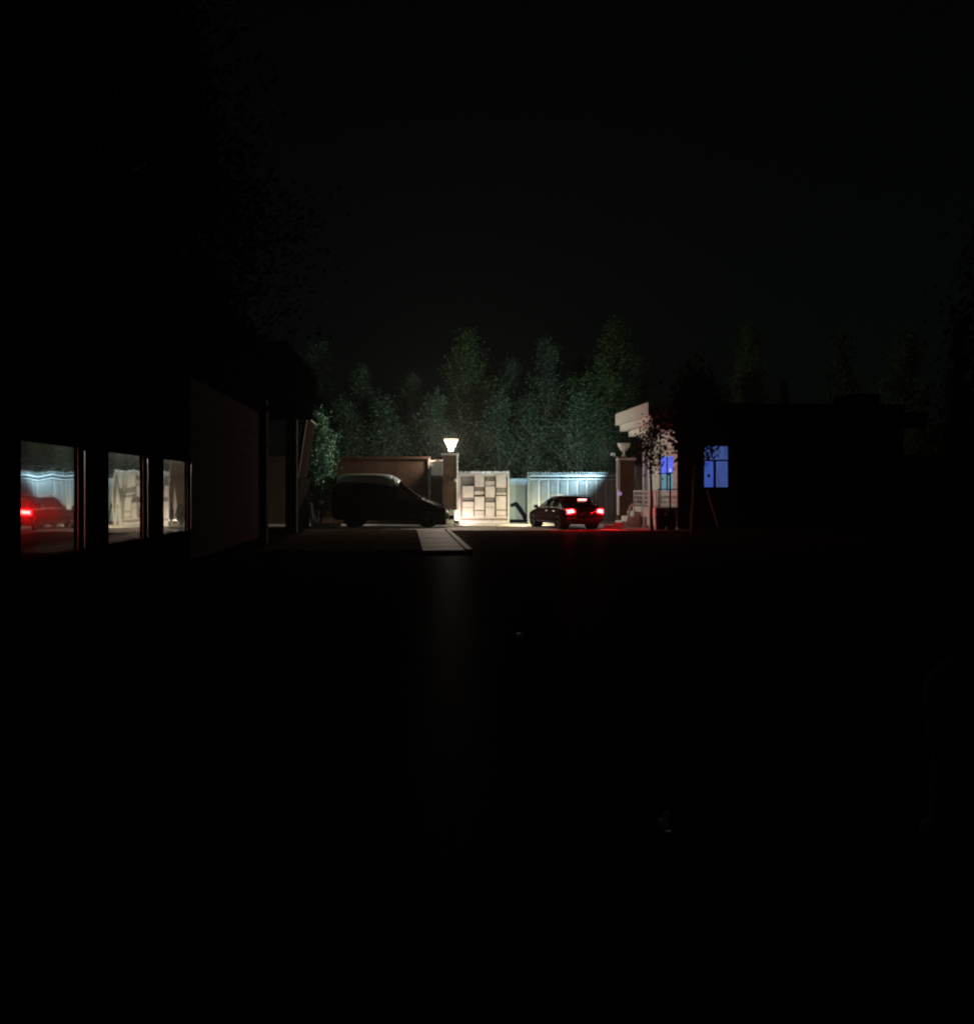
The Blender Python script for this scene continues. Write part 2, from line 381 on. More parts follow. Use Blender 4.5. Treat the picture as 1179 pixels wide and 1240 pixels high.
def pil_lamp(px, y0, y1, w, z, m, label, e=False):
    r = empty('pillar_lamp', (X(px, z), z, Z(y1, z)), 0, label, 'lamp', 'lamps on the gate pillars'); h = (y1 - y0) / F * z
    if e:
        MB().lathe((0, 0, 0), [(.13, 0), (.13, .04), (.10, .05), (.10, .10)], 16).build('base', M['trim'], r, True)
        MB().lathe((0, 0, 0), [(.03, .10), (.06, .16), (.07, .22), (.04, .28)], 12).build('bulb', M['bulb'], r, True)
        for i in range(6):
            t = math.pi * i / 3 + .2
            MB().path([(.125 * math.cos(t), .125 * math.sin(t), .10), (.155 * math.cos(t), .155 * math.sin(t), .22), ((w * .8 + .006) * math.cos(t), (w * .8 + .006) * math.sin(t), h * .75), ((w + .006) * math.cos(t), (w + .006) * math.sin(t), h)], .010, 5).build('rib', M['alu2'], r)
        ld = bpy.data.lights.new('lamp_light', 'POINT'); ld.energy = LAMP_W; ld.color = (1, .85, .70); ld.shadow_soft_size = .07
        lo_ = bpy.data.objects.new('lamp_light', ld); col.objects.link(lo_); lo_.location = (0, 0, .36); lo_.parent = r
        MB().lathe((0, 0, 0), [(.12, .10), (.15, .22), (w * .8, h * .75), (w, h), (w * .96, h), (w * .77, h * .75), (.13, .22), (.10, .12)], 20).build('lamp_shade', m, r, True)
    else:
        MB().lathe((0, 0, 0), [(.12, 0), (.10, .04), (.045, .07), (.045, h * .4)], 12).build('stem', M['whitemetal'], r, True)
        MB().lathe((0, 0, 0), [(.05, h * .4), (.16, h * .5), (w * .82, h * .78), (w, h), (w * .96, h + .015), (.02, h - .03)], 20).build('lamp_shade', m, r, True)
    return r
pil_lamp(546, 532, 547, .32, zl + .3, M['lamp'], 'glowing warm white lamp flaring upward on the left gate pillar', True)
pil_lamp(755, 537, 553, .31, zr + .3, M['lampglass'], 'unlit white bowl lamp on the right gate pillar')
vl = empty('door_lamp', P(750, 598, D - .75), 0, 'small violet glowing light low on the right gate pillar', 'light')
MB().lathe((0, 0, 0), [(.03, -.09), (.08, -.05), (.10, 0), (.08, .07), (.03, .10)], 12).build('shade', M['purple'], vl, True)
MB().box(-.02, .02, 0, .18, -.02, .02).build('bracket', M['dark'], vl)

# ------------------------------------------------------------------ gate leaves
def spikes(x0, x1, z0, h, step):
    b = MB(); n = int((x1 - x0) / step)
    for i in range(n + 1):
        x = x0 + (x1 - x0) * i / n
        b.tube((x, .03, z0), (x, .03, z0 + h), .013, .011, 5); b.tube((x, .03, z0 + h), (x, .03, z0 + h + .05), .022, .002, 5)
    return b
# left leaf: basket-weave straps
gx0, gx1 = X(555, D), X(616.5, D); gt = Z(573.5, D)
gl = empty('gate_leaf', (gx0, D, 0), 0, 'left gate leaf of pale woven lattice panels lit by headlights', 'gate')
W = gx1 - gx0
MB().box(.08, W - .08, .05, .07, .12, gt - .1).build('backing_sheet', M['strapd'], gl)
MB().box(0, .09, -.03, .09, .03, gt).build('frame_upright', M['strap'], gl); MB().box(W - .08, W, -.03, .09, .03, gt).build('frame_upright', M['strap'], gl)
MB().box(.09, W - .08, -.02, .08, gt - .12, gt).build('top_rail', M['strap'], gl)
MB().box(.09, W - .08, -.02, .08, .05, .20).build('bottom_rail', M['strap'], gl)
MB().box(.09, W - .08, -.025, .02, .30, .35).build('bottom_rail', M['strap'], gl)
spikes(.03, W - .03, gt, .06, .075).build('spike_row', M['whitemetal'], gl, kind='stuff')
def zz(v): return Z(560 + v * 90 / 1179, D)
rows = {0: [(222, 300, 'd'), (310, 365, 'd'), (372, 560, 'p'), (570, 618, 'd'), (622, 708, 'p'), (716, 868, 'r')],
        1: [(185, 390, 'p'), (398, 440, 'd'), (450, 510, 'r'), (540, 752, 'p'), (770, 815, 'p'), (822, 870, 'r')],
        2: [(222, 285, 'd'), (292, 370, 'r'), (378, 555, 'p'), (565, 625, 'd'), (632, 705, 'p'), (713, 868, 'r')],
        3: [(185, 400, 'p'), (408, 470, 'd'), (478, 512, 'r'), (532, 748, 'p'), (765, 838, 'p'), (845, 875, 'r')]}
colx = [(262, 438), (452, 605), (622, 772), (792, 950)]
for c, lst in rows.items():
    for a, b, k in lst:
        xa = X(540 + colx[c][0] * 90 / 1179, D) - gx0; xb = X(540 + colx[c][1] * 90 / 1179, D) - gx0
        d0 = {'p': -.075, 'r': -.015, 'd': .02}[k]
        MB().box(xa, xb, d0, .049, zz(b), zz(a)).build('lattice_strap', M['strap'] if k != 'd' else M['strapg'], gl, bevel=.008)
# right leaf: upright sheet panels
hx0, hx1 = X(638.5, D), X(747, D); ht = Z(575.5, D)
gr = empty('gate_leaf', (hx0, D, 0), 0, 'long right gate leaf of blue-grey upright sheets behind the car', 'gate')
W = hx1 - hx0
n = 9
for i in range(n):
    a = .09 + (W - .18) * i / n; b = .09 + (W - .18) * (i + 1) / n
    s = MB(); s.box(a + .012, b - .012, .0, .02, .15, ht - .2); s.box(a + .1, b - .1, -.02, -.001, .25, ht - .3)
    s.build('sheet_panel', M['galv'], gr)
    if i: MB().box(a - .02, a + .02, -.005, .03, .15, ht - .2).build('batten', M['galvd'], gr)
MB().box(0, .085, -.04, .08, .03, ht).build('frame_upright', M['galv'], gr)
MB().box(W - .085, W, -.04, .08, .03, ht).build('frame_upright', M['galv'], gr)
MB().box(.09, W - .09, -.04, .08, ht - .07, ht).build('top_rail', M['rail'], gr)
MB().box(.09, W - .09, -.05, .08, ht - .22, ht - .15).build('middle_rail', M['rail'], gr)
MB().box(.09, W - .09, -.04, .08, .05, .15).build('bottom_rail', M['galvd'], gr)
spikes(.03, W - .03, ht, .10, .085).build('spike_row', M['rail'], gr, kind='stuff')
# blue hoarding seen through the gap
zb = D + .8
hb = empty('hoarding', (X(626, zb), zb, 0), 0, 'pale blue board with dark crooked mark seen through the gate gap', 'hoarding')
o = hb.location.x
MB().box(X(600, zb) - o, X(655, zb) - o, 0, .05, Z(629, zb), Z(579.5, zb)).build('board', M['bluebd'], hb)
MB().box(X(600, zb) - o, X(655, zb) - o, -.02, .07, Z(633, zb), Z(629.3, zb)).build('gap_shade', M['navy'], hb)  # dark strip painted for the shadow gap below the board
MB().box(X(600, zb) - o, X(655, zb) - o, .0, .06, 0, Z(633.3, zb)).build('kickboard', M['galvd'], hb)
mk = [(617.5, 610.5), (620, 609.5), (622.5, 608.5), (625, 607.3), (627.5, 609.5), (629.5, 612.5), (632, 615.5), (634, 619), (636, 622), (638, 628), (634, 629.5), (631.5, 624.5), (629, 621), (627, 618), (625, 615), (622.5, 613), (619.5, 614), (617.8, 613.5)]
MB().prism([(X(a, zb) - o, Z(b, zb)) for a, b in mk], 'y', -.012, -.002).build('crooked_mark', M['navy'], hb)
# white cabinet and white barrier at the foot of the left pillar
zc = D - 1.0
cb = empty('gate_motor', (X(548, zc), zc, 0), 0, 'small white gate motor box at the foot of the lamp pillar', 'motor')
MB().box(-.3, .22, 0, .3, .05, .62).build('housing', M['white'], cb, bevel=.03)
MB().box(-.34, .26, -.03, .33, .62, .70).build('lid', M['white'], cb, bevel=.02)
MB().box(-.36, .30, -.05, .35, .0, .05).build('base', M['apron'], cb)
MB().box(-.16, .06, -.012, -.001, .28, .46).build('vent', M['dark'], cb)

# ------------------------------------------------------------------ white things under the shrub
zz_ = 36.3
b1 = empty('low_barrier', (X(376, zz_), zz_, 0), 0, 'low white rail with upright end under the green shrub', 'barrier')
o = b1.location.x
MB().box(0, X(413, zz_) - o, 0, .12, .08, .24).build('rail', M['whitemetal'], b1, bevel=.01)
MB().prism([(X(374, zz_) - o, Z(608, zz_)), (X(377, zz_) - o, Z(610, zz_)), (X(378.5, zz_) - o, Z(628, zz_)), (X(384, zz_) - o, .24), (X(378, zz_) - o, .24), (X(374.5, zz_) - o, Z(624, zz_))], 'y', .02, .1).build('end_upright', M['whitemetal'], b1)
for px in (384.5, 398):
    MB().box(X(px, zz_) - o, X(px + 1.5, zz_) - o, .03, .09, .24, .75 if px < 390 else .42).build('post', M['whitemetal'], b1)
for px in (380, 395, 410): MB().box(X(px, zz_) - o, X(px + 2, zz_) - o, .02, .1, .02, .08).build('foot', M['whitemetal'], b1)
bl = empty('globe_light', (X(388.5, 36.9), 36.9, 0), 0, 'short garden post with a pale round head under the shrub', 'bollard')
MB().tube((0, 0, 0), (0, 0, .95), .03).build('post', M['dark'], bl)
MB().lathe((0, 0, .95), [(.03, 0), (.10, .04), (.13, .12), (.10, .21), (.02, .25)], 14).build('globe', M['lampglass'], bl, True)

# ------------------------------------------------------------------ guardhouse on the right
gh = empty('guardhouse', (0, 0, 0), TH, 'dark flat roofed guardhouse with white stepped cornice and blue lit window', 'building')
A = w2loc(X(822, 35.5), 35.5); wx, wy = A         # near corner
far = 39.9; ex = 19.6; tp = Z(488, 35.5)
# blue window opening on the camera-facing wall
def lx(px):    # local x where the camera ray through px meets the wall yl = wy
    t = Vector((px - CX, F)); l = (t.x * CT + t.y * ST, -t.x * ST + t.y * CT); return l[0] / l[1] * wy
def hz(px, py):
    w = loc2w(lx(px), wy); return Z(py, w.y)
wa, wb = lx(850), lx(884); s0, s1 = hz(866, 592), hz(866, 538)
fl = .80
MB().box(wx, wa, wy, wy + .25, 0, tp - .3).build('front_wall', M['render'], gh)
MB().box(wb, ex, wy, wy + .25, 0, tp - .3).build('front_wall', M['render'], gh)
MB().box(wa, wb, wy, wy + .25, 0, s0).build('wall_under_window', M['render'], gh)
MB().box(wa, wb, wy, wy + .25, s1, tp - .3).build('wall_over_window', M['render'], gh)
win = MB(); t_ = .07
win.box(wa, wa + t_, wy - .02, wy + .12, s0, s1); win.box(wb - t_, wb, wy - .02, wy + .12, s0, s1)
win.box(wa + t_, wb - t_, wy - .02, wy + .12, s0, s0 + t_); win.box(wa + t_, wb - t_, wy - .02, wy + .12, s1 - t_, s1)
wf = win.build('window', M['dark'], gh)
zm = hz(866, 557.5); xm = lx(865.5)
MB().box(wa + t_, wb - t_, wy + .0, wy + .10, zm - .03, zm + .03).build('transom', M['dark'], wf)
MB().box(xm - .035, xm + .035, wy + .0, wy + .10, s0 + t_, zm - .03).build('mullion', M['dark'], wf)
for a, b, c, d_ in ((wa + t_, wb - t_, zm + .03, s1 - t_), (wa + t_, xm - .035, s0 + t_, zm - .03), (xm + .035, wb - t_, s0 + t_, zm - .03)):
    MB().box(a, b, wy + .04, wy + .05, c, d_).build('window_pane', M['wglass'], wf)
def drape(a, b, z0, z1, m, name='curtain'):
    n = 40; vs = []; fs = []
    for i in range(n + 1):
        x = a + (b - a) * i / n; y_ = wy + .2 + .025 * math.sin(i * 1.9) + .01 * math.sin(i * .7)
        vs += [(x, y_, z0), (x, y_, z1), (x, y_ + .01, z0), (x, y_ + .01, z1)]
    for i in range(n):
        k = i * 4; fs += [(k, k + 4, k + 5, k + 1), (k + 2, k + 3, k + 7, k + 6), (k + 1, k + 5, k + 7, k + 3), (k, k + 2, k + 6, k + 4)]
    fs += [(0, 1, 3, 2), (n * 4, n * 4 + 2, n * 4 + 3, n * 4 + 1)]
    return MB().add(vs, fs).build(name, m, wf, True)
drape(wa + .02, xm, s0, zm, M['curtain']); drape(xm + .01, wb - .02, s0, zm, M['curtain2']); drape(wa + .02, wb - .02, zm + .01, s1, M['curtain2'], 'upper_curtain')
# side wall facing the driveway, with the glazed door
d0, d1 = wy + .35, wy + 3.0
dt = Z(553, 37)
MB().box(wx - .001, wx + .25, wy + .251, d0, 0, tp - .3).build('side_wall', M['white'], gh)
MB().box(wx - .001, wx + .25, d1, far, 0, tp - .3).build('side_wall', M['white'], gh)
MB().box(wx - .001, wx + .25, d0, d1, dt, tp - .3).build('wall_over_door', M['white'], gh)
MB().box(wx - .001, wx + .25, d0, d1, 0, fl).build('door_threshold', M['render'], gh)
dr = MB(); dr.box(wx + .0, wx + .12, d0, d0 + .45, fl, dt); dr.box(wx, wx + .12, d1 - .45, d1, fl, dt); dr.box(wx, wx + .12, d0 + .45, d1 - .45, fl, fl + .75)
dr = dr.build('door', M['white'], gh)
MB().box(wx + .03, wx + .06, d0 + .45, d1 - .45, fl + .75, fl + 1.45).build('door_pane', M['cyanpane'], dr)
MB().box(wx + .02, wx + .06, d0 + .45, d1 - .45, fl + 1.47, dt).build('blue_light_panel', M['blueled'], dr)
MB().box(wx - .01, wx + .05, (d0 + d1) / 2 - .03, (d0 + d1) / 2 + .03, fl + .75, dt).build('door_stile', M['dark'], dr)
MB().box(wx - .012, wx + .02, d0 + .45, d1 - .45, fl + 1.44, fl + 1.47).build('door_bar', M['dark'], dr)
MB().tube((wx - .05, d0 + .9, fl + .9), (wx - .05, d0 + .9, fl + 1.25), .018).build('door_handle', M['chrome'], dr)
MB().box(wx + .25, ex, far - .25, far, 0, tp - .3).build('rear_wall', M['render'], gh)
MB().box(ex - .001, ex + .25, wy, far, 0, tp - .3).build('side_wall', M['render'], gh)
MB().box(wx + .2, ex + .2, wy + .01, far, tp - .3, tp).build('roof_slab', M['roof'], gh)
MB().box(lx(1040), lx(1074), wy + .6, wy + 2.2, tp, tp + .5).build('roof_tank_housing', M['roof'], gh)
MB().box(ex - .5, lx(1116), wy - .35, far + .2, tp - .85, tp - .32).build('side_canopy', M['roof'], gh)
cx_ = w2loc(X(747, 40.2), 40.2)[0]
for name, inset, a, b in (('cornice_upper', 0, tp - .52, tp), ('cornice_middle', .17, tp - .80, tp - .52), ('cornice_lower', .50, tp - 1.05, tp - .80)):
    MB().box(cx_ + inset, wx + .198, wy - .3 + inset * .5, far + .0 - inset * .9, a, b).build(name, M['white'], gh, bevel=.012)
co = w2loc(X(781, 38.3), 38.3)
MB().tube((co[0], co[1], fl), (co[0], co[1], tp - 1.05), .11, n=16).build('column', M['white'], gh, True)
MB().box(co[0] - .16, co[0] + .16, co[1] - .16, co[1] + .16, tp - 1.2, tp - 1.052).build('column_capital', M['white'], gh, bevel=.01)
# dark eave strip on top of the long front
MB().box(wx + .2, ex + .1, wy - .28, wy + .005, tp - .28, tp - .01).build('eave', M['roof'], gh)

# entrance platform, rails and steps
pt = empty('entrance_steps', (0, 0, 0), TH, 'white raised entrance platform with gridded railing and steps beside guardhouse', 'steps')
sx = w2loc(X(793, 35.5), 35.5)[0]; ya, yb = w2loc(X(793, 35.5), 35.5)[1], w2loc(X(765, 39), 39)[1]
H = .88
MB().box(sx, wx - .02, ya, yb, H - .40, H).build('deck', M['white'], pt, bevel=.01)
for k in range(5):
    yy = ya + .03 + (yb - ya - .2) * k / 4
    for xx in (sx + .01, wx - .2):
        MB().box(xx, xx + .12, yy, yy + (.12 if k % 2 else .16), 0.02, H - .401).build('leg', M['white'], pt)
for i in range(4):
    z = H + .10 + i * .18
    MB().tube((sx + .05, ya + .02, z), (sx + .05, yb - .02, z), .022 if i < 3 else .034).build('rail', M['whitemetal'], pt)
for k in range(9):
    yy = ya + .03 + (yb - ya - .06) * k / 8
    MB().tube((sx + .05, yy, H), (sx + .05, yy, H + .64), .022).build('baluster', M['whitemetal'], pt)
for k in range(4):
    xr = sx - .002 - k * .26
    MB().box(xr - .258, xr, yb - 1.3, yb - .1, 0.02, H - .2 * (k + 1)).build('step', M['white'], pt, bevel=.008)
MB().path([(sx - .03, yb - 1.36, H + .35), (sx - .45, yb - 1.36, H + .02), (sx - .62, yb - 1.36, .05)], .045).build('handrail', M['white'], pt)
MB().tube((sx - .28, yb - 1.36, .03), (sx - .28, yb - 1.36, H + .15), .035).build('handrail_post', M['white'], pt)
lo = empty('kerb_block', (X(742, 36.4), 36.4, 0), 0, 'low white blocks at the foot of the steps near the car', 'block')
MB().box(-.35, .05, 0, .25, .03, .17).build('block', M['white'], lo, bevel=.02)
MB().box(.07, .42, .02, .28, .03, .27).build('block', M['white'], lo, bevel=.03)
# dark planters below the door and slim post in front of it
for k, (px, label) in enumerate(((800, 'dark planter tub directly right of the white platform legs'), (812, 'dark planter tub nearest the guardhouse corner'))):
    t = empty('planter', (X(px, 35.2), 35.2, 0), 0, label, 'planter', 'planters below the guardhouse door')
    MB().lathe((0, 0, 0), [(.13, 0), (.16, .05), (.20, .5), (.22, .55), (.20, .57), (.19, .5)], 14).build('tub', M['dark'], t, True)
    f = MB(); random.seed(k)
    for _ in range(60):
        a = random.uniform(0, 6.28); e = random.uniform(.1, .24); h = random.uniform(.15, .38)
        b0 = Vector((.06 * math.cos(a), .06 * math.sin(a), .5)); tip = Vector((e * math.cos(a), e * math.sin(a), .5 + h)); sd = Vector((-math.sin(a), math.cos(a), 0)) * .02
        mid = (b0 + tip) / 2 + Vector((0, 0, .05)); f.add([b0 - sd * .3, mid - sd, tip, mid + sd], [(0, 1, 2, 3)])
    f.build('leaves', M['leafd'], t)
ps = empty('slim_post', (X(811, 34.9), 34.9, 0), 0, 'slim dark post with a blue glint in front of the door', 'post')
MB().tube((0, 0, 0), (0, 0, Z(572, 34.9)), .03).build('shaft', M['dark'], ps)
MB().lathe((0, 0, Z(571.5, 34.9)), [(.02, 0), (.055, .04), (.055, .1), (.02, .14)], 10).build('blue_head', emis('blue_white_led', (.35, .45, 1), 1.1), ps, True)
hrr = empty('dark_railing', (0, 34.9, 0), 0, 'thin dark handrail crossing in front of the guardhouse door', 'railing')
MB().tube((X(796, 34.9), 0, Z(592.5, 34.9)), (X(828, 34.9), 0, Z(592.5, 34.9)), .02).build('top_rail', M['dark'], hrr)
for px in (797, 827): MB().tube((X(px, 34.9), 0, 0), (X(px, 34.9), 0, Z(592.5, 34.9)), .02).build('post', M['dark'], hrr)
lp = P(856, 593, 34.2); lq = P(869, 638, 34.0)
tag(MB().tube(lp, lq, .045, .03).build('leaning_pole', mat('pale_pole', (.22, .21, .19), .8, spec=0)), 'pale pole leaning against the wall below the blue window', 'pole')
an = empty('mast', (X(1088, 39), 39, 0), 0, 'thin white mast rising behind the guardhouse side canopy', 'mast')
MB().tube((0, 0, 0), (0, 0, Z(464, 39)), .04, .03).build('pole', M['whitemetal'], an)
MB().path([(0, 0, Z(480, 39)), (-.28, 0, Z(474, 39)), (-.42, 0, Z(468, 39))], .03).build('arm', M['whitemetal'], an)
MB().lathe((-.42, 0, Z(470, 39)), [(.03, 0), (.1, .05), (.09, .14), (.03, .18)], 10).build('head', M['whitemetal'], an, True)

# ------------------------------------------------------------------ night air
hzm = bpy.data.materials.new('night_air'); hzm.use_nodes = True; n_ = hzm.node_tree.nodes; n_.remove(n_['Principled BSDF'])
pvn = n_.new('ShaderNodeVolumePrincipled'); pvn.inputs['Density'].default_value = HAZE; pvn.inputs['Anisotropy'].default_value = .7
pvn.inputs['Color'].default_value = (.9, .93, .95, 1); hzm.node_tree.links.new(pvn.outputs[0], n_['Material Output'].inputs['Volume'])
tag(MB().box(-60, 60, -8, 80, -1, 20).build('haze', hzm), kind='stuff')

# ------------------------------------------------------------------ vehicles
def to_mesh(o):
    dg = bpy.context.evaluated_depsgraph_get(); return bpy.data.meshes.new_from_object(o.evaluated_get(dg))
def loft(stations, edge=.10):
    # station: x, zbottom, zbelt, ztop, halfwidth bottom/belt, halfwidth top
    vs = []; fs = []; np_ = None
    for (x, zb, zs, zt, w, wt) in stations:
        half = [(0, zb), (w * .80, zb), (w * .97, zb + .07), (w, zb + (zs - zb) * .45), (w * .985, zs - .03), (w * .955, zs + .02), (wt + (w * .93 - wt) * .35, zs + (zt - zs) * .62), (wt, zt - min(edge, (zt - zs) * .35) ), (wt * (.82 if edge < .15 else .86), zt - (.012 if edge < .15 else .06)), (0, zt + .012)]
        ring = [(x, -a, b) for a, b in half] + [(x, a, b) for a, b in reversed(half[1:-1])]
        np_ = len(ring); vs += ring
    for k in range(len(stations) - 1):
        for i in range(np_):
            j = (i + 1) % np_; fs.append((k * np_ + i, k * np_ + j, (k + 1) * np_ + j, (k + 1) * np_ + i))
    fs.append(tuple(range(np_ - 1, -1, -1))); fs.append(tuple((len(stations) - 1) * np_ + i for i in range(np_)))
    return MB().add(vs, fs)
def cut_body(mb, name, paint, parent, wheels, wr, cuts):
    o = mb.build(name, paint, None, True)
    s = o.modifiers.new('s', 'SUBSURF'); s.levels = 2; s.render_levels = 2
    m0 = to_mesh(o); bm = bmesh.new(); bm.from_mesh(m0); bvh = BVHTree.FromBMesh(bm); bm.free()
    sl = o.modifiers.new('t', 'SOLIDIFY'); sl.thickness = .03; sl.offset = -1
    tmp = []
    for x in wheels:
        c = MB(); c.tube((x, -1.4, wr), (x, 1.4, wr), wr + .05, n=28); tmp.append(c.build('cut', paint))
    for c in cuts: tmp.append(c.build('cut', paint))
    for t in tmp:
        b = o.modifiers.new('b', 'BOOLEAN'); b.operation = 'DIFFERENCE'; b.object = t; b.solver = 'EXACT'
    m = to_mesh(o); bpy.data.objects.remove(o)
    for t in tmp: bpy.data.objects.remove(t)
    m.materials.clear(); m.materials.append(paint)
    body = bpy.data.objects.new(name, m); col.objects.link(body); body.parent = parent
    m.shade_smooth()
    b = body.modifiers.new('n', 'EDGE_SPLIT'); b.split_angle = R(40)
    return body, bvh
def patch(bvh, corners, axis, side, name, m, parent, off=.006, n=8, k=6, depth=.03):
    # bilinear grid projected on the body from outside along +-axis
    c = [Vector(q) for q in corners]; vs = []; grid = []
    for i in range(n + 1):
        for j in range(k + 1):
            u, v = i / n, j / k
            p = c[0] * (1 - u) * (1 - v) + c[1] * u * (1 - v) + c[2] * u * v + c[3] * (1 - u) * v
            if axis == 'y': o = Vector((p.x, side * 3, p.y)); d = Vector((0, -side, 0))
            elif axis == 'x': o = Vector((side * 6, p.x, p.y)); d = Vector((-side, 0, 0))
            else: o = Vector((p.x, p.y, 5)); d = Vector((0, 0, -1))
            h = bvh.ray_cast(o, d)
            q = (h[0] + h[1].normalized() * off) if h[0] else (vs[-1] if vs else o)
            vs.append(Vector(q))
    W_ = k + 1
    fs = [(i * W_ + j, (i + 1) * W_ + j, (i + 1) * W_ + j + 1, i * W_ + j + 1) for i in range(n) for j in range(k)]
    # skirt
    border = [j for j in range(W_)] + [i * W_ + k for i in range(1, n + 1)] + [n * W_ + j for j in range(k - 1, -1, -1)] + [i * W_ for i in range(n - 1, 0, -1)]
    base = len(vs); d = {'y': Vector((0, -side, 0)), 'x': Vector((-side, 0, 0)), 'z': Vector((0, 0, -1))}[axis] * depth
    vs += [vs[b] + d for b in border]
    for t in range(len(border)):
        u = (t + 1) % len(border); fs.append((border[t], border[u], base + u, base + t))
    return MB().add(vs, fs).build(name, m, parent, True)
def wheel(parent, x, y, r, side):
    b = MB(); prof = [(r * .62, -.10), (r * .9, -.11), (r * .99, -.08), (r, 0), (r * .99, .08), (r * .9, .11), (r * .62, .10)]
    nn = 28; vs = []; fs = []
    for rr, yy in prof:
        for i in range(nn):
            t = 2 * math.pi * i / nn; vs.append((x + rr * math.cos(t), y + yy, r + rr * math.sin(t)))
    L = len(prof)
    for k in range(L):
        for i in range(nn):
            j = (i + 1) % nn; k2 = (k + 1) % L; fs.append((k * nn + i, k * nn + j, k2 * nn + j, k2 * nn + i))
    w = MB().add(vs, fs).build('wheel', M['tyre'], parent, True)
    h = MB(); h.tube((x, y - .06 * 1, r), (x, y + .06, r), r * .16, n=12)
    for i in range(5):
        t = 2 * math.pi * i / 5; c, s = math.cos(t), math.sin(t)
        h.tube((x + .1 * r * c, y + side * .06, r + .1 * r * s), (x + .62 * r * c, y + side * .075, r + .62 * r * s), .03, .025, 6)
    h.build('rim', M['rim'], w)
    return w

# ---- van, nose to the right
VZ = 37.3
van = empty('van', (X(471, VZ), VZ + .95, .0), R(-1.5), 'dark high roofed van with pale roof parked side-on before the brown wall', 'van')
van.location.z = .03
L2 = 2.42
st = [(-L2, .42, 1.05, 1.98, .82, .70), (-L2 + .10, .32, 1.1, 2.14, .90, .76), (-2.0, .28, 1.12, 2.22, .94, .78), (-1.2, .28, 1.12, 2.24, .94, .78), (-.15, .28, 1.12, 2.22, .94, .78), (.12, .28, 1.12, 2.14, .94, .76),
      (.36, .28, 1.11, 1.97, .94, .75), (.65, .28, 1.09, 1.73, .94, .73), (1.08, .28, 1.04, 1.44, .93, .71), (1.5, .28, .98, 1.18, .92, .70), (1.9, .28, .86, 1.02, .90, .68), (2.25, .30, .74, .88, .84, .62), (L2 + .03, .36, .62, .74, .70, .5)]
cuts = [MB().prism([(.18, 1.14), (1.02, 1.09), (.88, 1.33), (.50, 1.60), (.18, 1.72)], 'y', -1.5, 1.5),
        MB().prism([(-.75, 1.14), (.05, 1.14), (.05, 1.74), (-.75, 1.78)], 'y', -1.5, 1.5)]
VW = (-1.52, 1.58)
vb, bvh = cut_body(loft(st, .24), 'body', M['vanp'], van, VW, .34, cuts)
for s in (-1, 1):
    patch(bvh, [(.16, 1.12), (1.06, 1.07), (.62, 1.54), (.16, 1.74)], 'y', s, 'side_window', M['cglass'], van)
    patch(bvh, [(-.77, 1.12), (.07, 1.12), (.07, 1.76), (-.77, 1.80)], 'y', s, 'side_window', M['dglass'], van)
    patch(bvh, [(-1.62, 1.14), (-.86, 1.14), (-.86, 1.78), (-1.62, 1.78)], 'y', s, 'side_window', M['dglass'], van)
    patch(bvh, [(-2.25, 1.16), (-1.70, 1.16), (-1.70, 1.78), (-2.2, 1.76)], 'y', s, 'side_window', M['dglass'], van)
    patch(bvh, [(-2.3, .95), (.35, .98), (.35, 1.01), (-2.3, .98)], 'y', s, 'side_moulding', M['plastic'], van, off=.012)
    patch(bvh, [(-1.1, .40), (1.1, .40), (1.1, .52), (-1.1, .52)], 'y', s, 'sill_trim', M['plastic'], van, off=.014)
    patch(bvh, [(s * .38, .60), (s * .74, .62), (s * .72, .82), (s * .36, .74)], 'x', 1, 'headlight', M['chrome'], van, off=.01)
    patch(bvh, [(s * .55, 1.0), (s * .80, 1.0), (s * .78, 1.35), (s * .56, 1.35)], 'x', -1, 'tail_light', M['redlens'], van, off=.01)
    MB().box(1.12, 1.24, s * .97 - .02, s * .97 + .14 * s + .0, 1.12, 1.36).build('wing_mirror', M['plastic'], van, bevel=.02)
    MB().box(.12, .26, s * .955, s * .975, .98, 1.01).build('door_handle', M['plastic'], van)
    for x in VW: wheel(van, x, s * .80, .34, s)
    for x in VW:
        MB().tube((x, s * .55, .36), (x, s * .60, .36), .40, n=20).build('wheel_arch_liner', M['dark'], van)
patch(bvh, [(.42, -.66), (1.34, -.70), (1.34, .70), (.42, .66)], 'z', 1, 'windscreen', M['dglass'], van, off=.012, n=10, k=10)
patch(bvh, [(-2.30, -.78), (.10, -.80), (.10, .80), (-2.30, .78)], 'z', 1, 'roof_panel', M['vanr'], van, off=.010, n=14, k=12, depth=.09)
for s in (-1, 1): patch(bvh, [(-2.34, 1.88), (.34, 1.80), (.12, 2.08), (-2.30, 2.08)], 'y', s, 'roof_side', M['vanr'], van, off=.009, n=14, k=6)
patch(bvh, [(1.50, -.66), (2.2, -.60), (2.2, .60), (1.50, .66)], 'z', 1, 'bonnet', M['vanp'], van, off=.008, n=10, k=8)
patch(bvh, [(.10, -.80), (.38, -.74), (.38, .74), (.10, .80)], 'z', 1, 'roof_panel', M['vanr'], van, off=.010, n=6, k=12, depth=.05)
patch(bvh, [(-.34, .48), (.34, .48), (.34, .62), (-.34, .62)], 'x', 1, 'grille', M['plastic'], van, off=.01)
for s in (-1, 1):
    MB().box(.25, .75, s * .42 - .22, s * .42 + .22, .75, .92).build('seat', M['seat'], van, bevel=.04)
    MB().prism([(.10, .9), (.26, .9), (.16, 1.55), (.04, 1.55)], 'y', s * .42 - .22, s * .42 + .22).build('seat_back', M['seat'], van)

